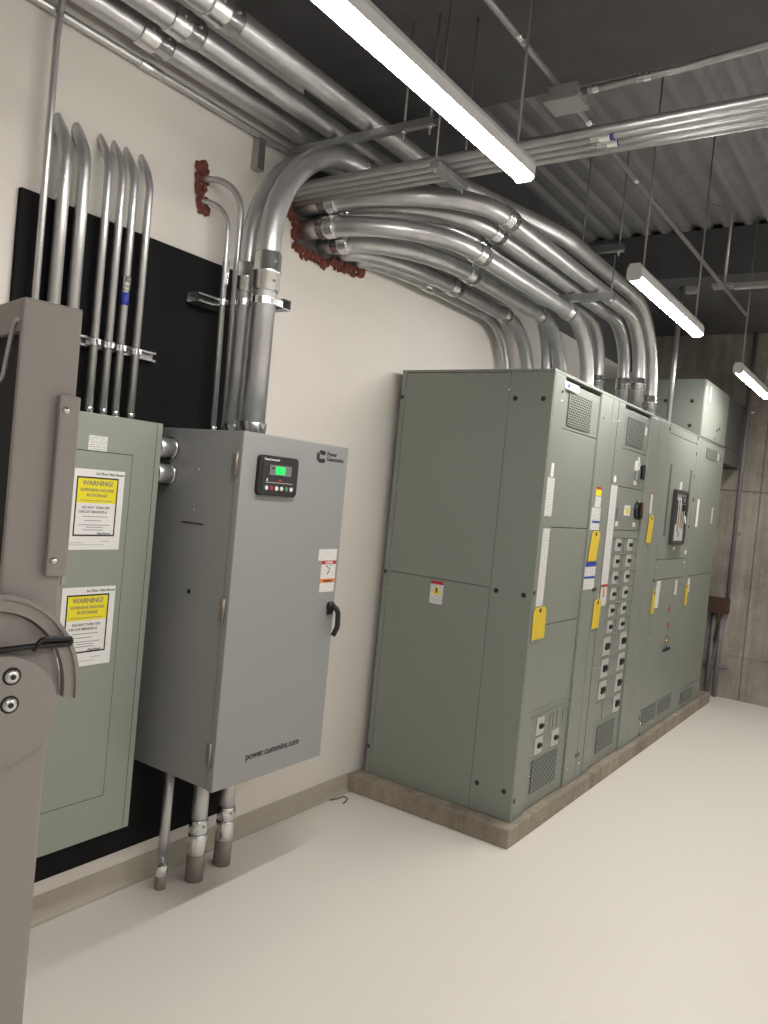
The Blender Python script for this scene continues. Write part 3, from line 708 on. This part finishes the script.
def hang_strut(lab, p0, p1, rods, ztop, size=.041):
    """strut trapeze along p0-p1 with threaded rods to the ceiling"""
    p0, p1 = Vector(p0), Vector(p1); d = (p1-p0).normalized(); w = Vector((0, 0, 1)).cross(d)
    s = thing('strut_trapeze', lab, 'pipe hanger', (p0+p1)/2, 'strut trapezes')
    b = B(); h = size/2; L = (p1-p0).length/2; c = (p0+p1)/2
    b.obox(c+Vector((0, 0, -h)), d, w, (0, 0, 1), L, h, .0015); b.obox(c+w*h, d, w, (0, 0, 1), L, .0015, h); b.obox(c-w*h, d, w, (0, 0, 1), L, .0015, h)
    b.build('channel', 'strut', s)
    for f, zt in rods:
        p = p0+(p1-p0)*f
        B().tube([(p.x, p.y, p.z-.05), (p.x, p.y, zt)], .005, 8).build('threaded_rod', 'cable', s)
        B().tube([(p.x, p.y, p.z-h-.012), (p.x, p.y, p.z-h)], .010, 6).build('nut', 'galv2', s)
    return s
hang_strut('strut trapeze under the overhead conduits, left of the near lamp', (.06, 2.63, 3.178), (.80, 2.63, 3.178), [(.80, 3.6), (.97, 3.6)], 3.6, .028)
sw = B().box(.0, .041, 2.43, 2.471, 3.03, 3.17, .002).build('strut_stub', 'strut'); tag(sw, 'short upright strut stub fixed to the wall under the overhead conduits', 'strut stub')

# -- conduit rack crossing the room
GX = 'rack of parallel conduits crossing the room'
for k, lab in enumerate(('conduit of the crossing rack nearest the camera, uppermost in the photo', 'second conduit of the crossing rack, with a blue-marked coupling',
                         'third conduit of the crossing rack, with a blue-marked coupling', 'conduit of the crossing rack farthest from the camera, lowest in the photo')):
    y = 2.537+.0483*k
    cpl = [((1.50+.01*k, y, 2.97), (1, 0, 0), .07)] if k in (1, 2) else []
    t = conduit('rack_conduit', lab, [(.0005, y, 2.97), (RX-.0005, y, 2.97)], .0165, cpl=cpl, group=GX)
    if cpl: B().tube([(1.53, y, 2.97), (1.56, y, 2.97)], .0172, 14).build('blue_tape', 'blue', t)
rs = thing('strut_trapeze', 'short trapeze strut under the crossing rack, left of the near lamp end', 'pipe hanger', (.90, 2.61, 2.93), 'strut trapezes')
B().box(.88, .921, 2.50, 2.73, 2.925, 2.953, .003).build('channel', 'strut', rs)
for y in (2.51, 2.72): B().tube([(.90, y, 2.91), (.90, y, 3.6)], .004, 8).build('threaded_rod', 'cable', rs)

# -- large bundle from the wall hole into the switchgear
GP = 'conduits from the firestopped hole into the switchgear'
def bundle(lab, ys, zs, x, yl, z, R, yb, r, cpl_start=True, clamp=False):
    """out of the wall at ys, sweep to +y at (x, yl), straight at height z, elbow R down to the cabinet top at yb"""
    P = [(0.0005, ys, zs)]
    a = x*.86; s = x-a
    if s > 0: P.append((s, ys, zs+(z-zs)*.05))
    for k in range(1, 17):
        t = k/16*PI/2
        P.append((s+a*math.sin(t), ys+(yl-ys)*(1-math.cos(t)), zs+(z-zs)*k/16))
    P.append((x, yl+.05, z))
    y0 = yb-R
    for k in range(0, 15):
        t = k/14*PI/2
        P.append((x, y0+R*math.sin(t), z-R*(1-math.cos(t))))
    P.append((x, yb, 2.387))
    cpl = [((x, yl+.075, z), (0, 1, 0), .11)]
    if cpl_start: cpl.append((Vector(P[0]).lerp(Vector((s+.04, ys, zs)), 1.) + Vector((.03, 0, 0)), (1, 0, 0), .10))
    if clamp: cpl.append(((x, y0-.02, z), (0, 1, 0), .08))
    if R < z-2.387-.1: cpl.append(((x, yb, z-R-.04), (0, 0, 1), .08))
    return conduit('bundle_conduit', lab, P, r, cpl=cpl, conn=[((x, yb, 2.387), (0, 0, 1))], group=GP, cat='conduit')
r3 = .044
bundle('topmost thick conduit sweeping from the hole, outermost of the bundle', 2.765, 2.985, .79, 3.26, 3.03, .38, 5.50, r3)
bundle('second thick conduit from the top, just inside the outermost of the bundle', 2.90, 2.985, .645, 3.42, 3.03, .36, 5.62, r3)
bundle('upper conduit of the bundle squeezed in the dark behind the brightest one', 3.04, 2.985, .50, 3.52, 3.03, .36, 5.50, r3)
bundle('upper conduit of the bundle hidden farther back, close to the wall', 3.18, 2.985, .315, 3.72, 3.03, .42, 5.03, r3)
bundle('brightest thick conduit at mid bundle, with a shiny clamp at its down-elbow', 2.80, 2.885, .625, 3.32, 2.895, .42, 4.98, r3, clamp=True)
bundle('thick conduit under the brightest one, fourth from the top at the wall hole', 2.945, 2.86, .42, 3.60, 2.895, .44, 5.04, r3, clamp=True)
bundle('thick conduit low in the bundle, beside the slimmest one by the wall', 3.09, 2.865, .205, 3.80, 2.89, .44, 4.99, .042, False, clamp=True)
bundle('slimmest lowest conduit of the bundle, tight along the wall', 3.235, 2.86, .085, 3.72, 2.885, .38, 4.88, .03, False)
hang_strut('strut trapeze under the top pair of bundle conduits before their down-elbows', (.56, 4.5, 2.962), (.92, 4.5, 2.962), [(.95, 3.20)], 3.2)
hang_strut('bare upper strut trapeze hung above the bundle near the second lamp', (.66, 4.5, 3.24), (.95, 4.5, 3.24), [(.12, 3.93), (.9, 3.93)], 3.9)
conduit('drop_conduit', 'single slim conduit dropping from above onto the third cabinet, in front of the tall box', path([(.74, 6.53, 3.57), (.74, 6.53, 2.387)], []), .020, conn=[((.74, 6.53, 2.387), (0, 0, 1))])

# -- firestop
def blob_band(name, lab, pts, w, seed):
    rnd = random.Random(seed); b = B()
    for (p, q) in zip(pts, pts[1:]):
        n = max(2, int((Vector(q)-Vector(p)).length/.011))
        for k in range(n):
            f = k/n; y = p[0]+(q[0]-p[0])*f; z = p[1]+(q[1]-p[1])*f
            for _ in range(2):
                yy = y+rnd.uniform(-w, w)*.6; zz = z+rnd.uniform(-w, w)*.6; rr = rnd.uniform(.4, 1.)*w*.62
                m = bmesh.ops.create_icosphere(b.bm, subdivisions=1, radius=1, matrix=Matrix.Translation((.004, yy, zz)) @ Matrix.Rotation(rnd.uniform(0, 3), 4, 'X') @ Matrix.Diagonal((.014, rr*rnd.uniform(.6, 1.3), rr*rnd.uniform(.7, 1.5), 1)))
    for v in b.bm.verts:
        if v.co.x < .0003: v.co.x = .0003
    o = b.build(name, 'rust_seal'); return tag(o, lab, 'firestop sealant', 'red firestop sealant')
blob_band('firestop_sealant', 'rough red-brown sealant along the edge of the big conduit hole', [(2.63, 2.95), (2.70, 2.935), (2.765, 2.90), (2.742, 2.86), (2.748, 2.825), (2.79, 2.79), (2.87, 2.785), (2.97, 2.785), (3.09, 2.80), (3.20, 2.81), (3.285, 2.825)], .034, 3)
blob_band('firestop_sealant', 'small upright red-brown sealant patch behind the two hooked slender conduits', [(2.165, 2.93), (2.165, 2.885), (2.172, 2.84), (2.175, 2.79), (2.19, 2.75)], .04, 5)
hole = B().prism([(.0002, y, z) for y, z in [(2.69, 2.955), (2.76, 2.90), (2.745, 2.84), (2.80, 2.79), (2.97, 2.79), (3.25, 2.82), (3.26, 2.93), (3.2, 3.1), (2.7, 3.1)]], (.0006, 0, 0)).build('wall_opening', 'hole')
struct(hole)

# ------------------------------------------------------------------ lamps
def lamp(lab, y0, y1, x=1.33, zb=2.775, hang=True, inview=True):
    t = thing('strip_light', lab, 'ceiling light', (x, (y0+y1)/2, zb), 'suspended strip lights')
    w = .034
    prof = [(-w, zb+.0175), (-w, zb+.052), (-.022, zb+.076), (.022, zb+.076), (w, zb+.052), (w, zb+.0175)]
    B().prism([(x+a, y0+.008, z) for a, z in prof], (0, y1-y0-.016, 0)).build('housing', 'fixture', t)
    lp = [(-w+.001, zb+.017), (w-.001, zb+.017), (w-.003, zb+.010), (w-.014, zb+.002), (0, zb), (-w+.014, zb+.002), (-w+.003, zb+.010)]
    B().prism([(x+a, y0+.010, z) for a, z in lp], (0, y1-y0-.02, 0)).build('lens', 'lens', t)
    ep = [(-w-.001, zb+.010), (-w-.001, zb+.053), (-.023, zb+.078), (.023, zb+.078), (w+.001, zb+.053), (w+.001, zb+.010), (w-.01, zb-.001), (-w+.01, zb-.001)]
    for ya, yb in ((y0, y0+.008), (y1-.008, y1)): B().prism([(x+a, ya, z) for a, z in ep], (0, yb-ya, 0)).build('end_cap', 'fixture', t)
    zc = lambda y: 3.6 if .3 < y < 3.36 else (3.57 if y > 6.3 else 3.93)
    for y in (y0+.12, y1-.08):
        B().tube([(x, y, zb+.078), (x, y, zc(y))], .005, 8).build('hanger', 'cable', t)
        B().disc((x, y, zb+.077), (0, 0, 1), .012, .012, 10).build('hanger_clip', 'fixture', t)
    return t
lamp('lit strip light nearest the camera, running out of the top of the frame', 1.19, 2.41)
lamp('lit middle strip light, hanging past the conduit bundle', 3.60, 4.82)
lamp('lit farthest strip light, over the last cabinets near the concrete wall', 6.02, 7.24)
for y, s in ((-1.24, 'first'), (1.19, 'second'), (3.60, 'third'), (6.02, 'last')):  # unseen row of lamps added on the right as fill light
    lamp('added unseen strip light filling the room from the right, %s along the row' % s, y, y+1.22, 3.9)

# ------------------------------------------------------------------ ceiling conduits and boxes
conduit('ceiling_conduit', 'slim ceiling conduit running above the row of lamps to the far end', [(1.29, -2.6, 3.20), (1.29, 6.30, 3.26)], .0117, cpl=[((1.29, 2.35, 3.233), (0, 1, 0), .06), ((1.29, 3.0, 3.238), (0, 1, 0), .06), ((1.29, 3.62, 3.24), (0, 1, 0), .06)])
jb = thing('junction_box', 'square metal junction box overhead beyond the near lamp, above the crossing rack', 'junction box', (1.33, 2.70, 3.165))
B().box(1.25, 1.385, 2.645, 2.765, 3.165, 3.185, .002).build('cover_plate', 'boxmetal', jb)
B().box(1.262, 1.373, 2.655, 2.755, 3.186, 3.225, .003).build('box_body', 'boxmetal', jb)
conduit('ceiling_conduit', 'slim ceiling conduit running right from the square junction box to the frame edge', path([(1.374, 2.70, 3.205), (1.72, 2.70, 3.21), (2.3, 2.68, 3.235), (RX-.0005, 2.68, 3.235)], [.4, .4]), .0135, cpl=[((1.42, 2.70, 3.2055), (1, 0, 0), .04), ((1.60, 2.70, 3.208), (1, 0, 0), .05)])
jb = thing('junction_box', 'flat pale junction box high at right, beyond the middle lamp', 'junction box', (1.27, 5.6, 3.25))
B().box(1.2, 1.335, 5.56, 5.65, 3.275, 3.30, .003).build('box_body', 'boxmetal', jb)
wy = thing('wireway', 'pale metal wireway running right from the flat junction box', 'wireway', (2.0, 5.56, 3.25))
B().box(1.336, 3.2, 5.58, 5.63, 3.262, 3.30, .003).build('channel', 'boxmetal', wy)
B().box(1.336, 3.2, 5.577, 5.5795, 3.278, 3.283).build('channel_lip', 'strut', wy)
for y in (1.6, 2.6): B().tube([(y, 5.605, 3.3), (y, 5.605, 3.93)], .004, 8).build('threaded_rod', 'cable', wy)
jb = B().box(1.03, 1.10, 5.56, 5.62, 3.25, 3.29, .003).build('junction_box', 'boxmetal'); tag(jb, 'small pale junction box left of the flat one, behind the middle lamp', 'junction box')
conduit('ceiling_conduit', 'thin conduit curving down from the deck to the flat junction box', path([(1.10, 5.62, 3.93), (1.12, 5.62, 3.86), (1.27, 5.61, 3.80), (1.27, 5.61, 3.30)], [.06, .08]), .0100)

# ------------------------------------------------------------------ far concrete wall
rb = thing('junction_box', 'rusty brown junction box on the concrete wall beside the last cabinet', 'junction box', (.92, 8.28, .81))
B().box(.815, 1.025, 8.20, 8.299, .83, .975, .004).build('box_body', 'rust', rb)
B().box(.81, 1.03, 8.194, 8.20, .825, .98, .002).build('box_cover', 'rust', rb)
conduit('wall_conduit', 'long dark grey conduit rising on the concrete wall from the rusty box', [(1.01, 8.262, 3.57), (1.005, 8.262, .976)], .020, m='pvc', cpl=[])
for z in (2.80, 1.62):
    w = B().box(.975, 1.06, 8.283, 8.2995, z-.012, z+.012, .002).build('conduit_strap', 'galv2'); tag(w, {2.8: 'shiny strap on the long grey wall conduit, the upper one', 1.62: 'small strap at mid height of the long grey wall conduit'}[z], 'conduit strap', 'conduit straps')
conduit('wall_conduit', 'grey conduit from the rusty box to the floor, nearer the last cabinet', [(.90, 8.262, .83), (.898, 8.262, .0)], .021, m='pvc')
conduit('wall_conduit', 'grey conduit from the rusty box to the floor, the right-hand one', [(.975, 8.262, .83), (.97, 8.262, .0)], .021, m='pvc')
fs = thing('strut_channel', 'short dark strut clamped behind the grey floor conduits on the concrete wall', 'strut channel', (.95, 8.3, .30), 'strut channels')
B().box(.82, 1.07, 8.285, 8.2995, .285, .327, .002).build('channel', 'strut', fs)
fx = B().tube(path([(.955, 8.20, .83), (.95, 8.215, .72), (.93, 8.23, .55)], .2), .012, 10).build('cable_whip', 'rust'); tag(fx, 'short rust-brown cable hanging below the rusty box', 'cable')

# ------------------------------------------------------------------ small things
wr = B().tube([(.03, 3.40, .003), (.045, 3.45, .003), (.06, 3.485, .012), (.085, 3.485, .006), (.10, 3.45, .003), (.105, 3.42, .003)], .003, 8).build('wire_offcut', 'ink')
tag(wr, 'bent dark wire offcut on the floor near the concrete pad', 'wire')

# ------------------------------------------------------------------ foreground stand
ua = math.radians(12)
U = Vector((math.sin(ua), math.cos(ua), 0)); N = Vector((math.cos(ua), -math.sin(ua), 0)); K = Vector((1.5037, .6012, 0))
V = -N
def S(u, n, z): return K+U*u+N*n+Vector((0, 0, z))
sd = thing('equipment_stand', 'grey-beige metal equipment stand close at the left edge, with round plate and curved guard', 'equipment stand', (K.x, K.y, 0))
D = .30
def slab(u0, u1, n0, n1, z0, z1, bev=.004):
    return B().obox(S((u0+u1)/2, (n0+n1)/2, (z0+z1)/2), U, N, (0, 0, 1), (u1-u0)/2, (n1-n0)/2, (z1-z0)/2, bev)
col = slab(0, .082, -.012, 0, .03, 1.919, .004)
col = col.build('column', 'beige', sd)
# the column's open side with a top lip running back
slab(0, .012, -D, -.0125, 1.872, 1.919, .003).build('top_rail', 'beige', sd)
slab(.014, .022, -D, -.0125, .2, 1.90, .002).build('back_panel', 'gap', sd)
slab(0, .082, -D-.03, -D-.001, .03, 1.919, .005).build('column', 'beige', sd)
B().tube(path([S(-.003, -.010, 1.888), S(-.003, -.028, 1.884), S(-.003, -.055, 1.81), S(-.003, -.075, 1.80)], .02, 5), .0035, 8).build('strap', 'boxmetal', sd)
st = slab(.0545, .0845, 0.0005, .014, 1.532, 1.792, .004).build('side_strip', 'beige', sd); st['label'] = 'narrow metal strip held by two screws'
for z in (1.770, 1.555): B().dome(S(.064, .014, z), N, .0055, .004, 14).build('screw', 'galv2', st)
# round plate
P = []
for k in range(40):
    a = 2*PI*k/40; P.append(S(-.002+.078*math.cos(a), .026, 1.350+.077*math.sin(a)))
dp = B().prism(P, N*.014)
bmesh.ops.bevel(dp.bm, geom=[e for e in dp.bm.edges if abs((e.verts[0].co-e.verts[1].co).dot(N)) < 1e-4], offset=.003, segments=2, affect='EDGES')
dp = dp.build('hinge_plate', 'beige', sd)
for z in (1.399, 1.360):
    sc_ = B().dome(S(.011, .040, z), N, .0105, .006, 18).build('bolt', 'galv2', dp)
    B().disc(S(.011, .0395, z), N, .0125, .001, 18).build('bolt_recess', 'gap', dp)
    B().disc(S(.011, .0455, z), N, .004, .0008, 6).build('bolt_socket', 'ink', dp)
B().obox(S(0, .012, 1.35), U, N, (0, 0, 1), .05, .0125, .05, .004).build('plate_spacer', 'beige', dp)
# curved guard: ribbed hoop and its web
def hoop(r0, r1, n0, n1, c=(-.010, 1.379), a0=-5, a1=178, seg=36, sz=1.17):
    b = B(); o_ = []; i_ = []
    for k in range(seg+1):
        a = math.radians(a0+(a1-a0)*k/seg)
        o_.append(S(c[0]+r1*math.cos(a), n0, c[1]-.012+r1*sz*math.sin(a))); i_.append(S(c[0]+r0*math.cos(a), n0, c[1]-.012+r0*sz*math.sin(a)))
    for k in range(seg):
        b.prism([o_[k], o_[k+1], i_[k+1], i_[k]], N*(n1-n0))
    bmesh.ops.remove_doubles(b.bm, verts=b.bm.verts[:], dist=1e-5)
    seen = {}
    for f in b.bm.faces: seen.setdefault(frozenset(v.index for v in f.verts), []).append(f)
    return b
gd = hoop(.1015, .122, .006, .022).build('curved_guard', 'beige', sd)
hoop(.1165, .122, .022, .027).build('guard_rib', 'beige', gd)
hoop(.004, .0995, .004, .009).build('guard_web', 'beige', gd)
cb = B().tube(path([S(-.22, .035, 1.405), S(-.05, .034, 1.432), S(.04, .032, 1.437), S(.086, .036, 1.438), S(.108, .030, 1.441), S(.086, .036, 1.446), S(.05, .034, 1.446), S(.038, .033, 1.431)], [.05, .1, .02, .006, .02, .008], 6), .0042, 10).build('cable_tie', 'black', None)
tag(cb, 'black cable looped around the curved guard of the stand', 'cable')
# foot
slab(-.06, .16, -D-.08, .06, .0, .03, .006).build('foot_plate', 'beige', sd)

# ------------------------------------------------------------------ world, camera, view
w = bpy.data.worlds.new('world'); SC.world = w; w.use_nodes = True
w.node_tree.nodes['Background'].inputs['Color'].default_value = (.5, .5, .52, 1); w.node_tree.nodes['Background'].inputs['Strength'].default_value = .02
cam = bpy.data.cameras.new('camera'); co = bpy.data.objects.new('camera', cam); COL.objects.link(co)
cam.sensor_fit = 'VERTICAL'; cam.sensor_height = 36.; cam.lens = 787.83*36/1024; cam.clip_start = .02
yaw, pit, rol = map(math.radians, (34.6181, -1.5184, 5.4791))
F = Vector((-math.sin(yaw)*math.cos(pit), math.cos(yaw)*math.cos(pit), math.sin(pit)))
R = F.cross(Vector((0, 0, 1))).normalized(); Up = R.cross(F)
R2 = R*math.cos(rol)+Up*math.sin(rol); U2 = -R*math.sin(rol)+Up*math.cos(rol)
co.matrix_world = Matrix(((R2.x, U2.x, -F.x, 2.5502), (R2.y, U2.y, -F.y, 0), (R2.z, U2.z, -F.z, 1.6993), (0, 0, 0, 1)))
SC.camera = co
vs = SC.view_settings
vs.view_transform = 'Standard'; vs.look = 'None'; vs.gamma = 1; vs.use_curve_mapping = False; vs.exposure = 0.
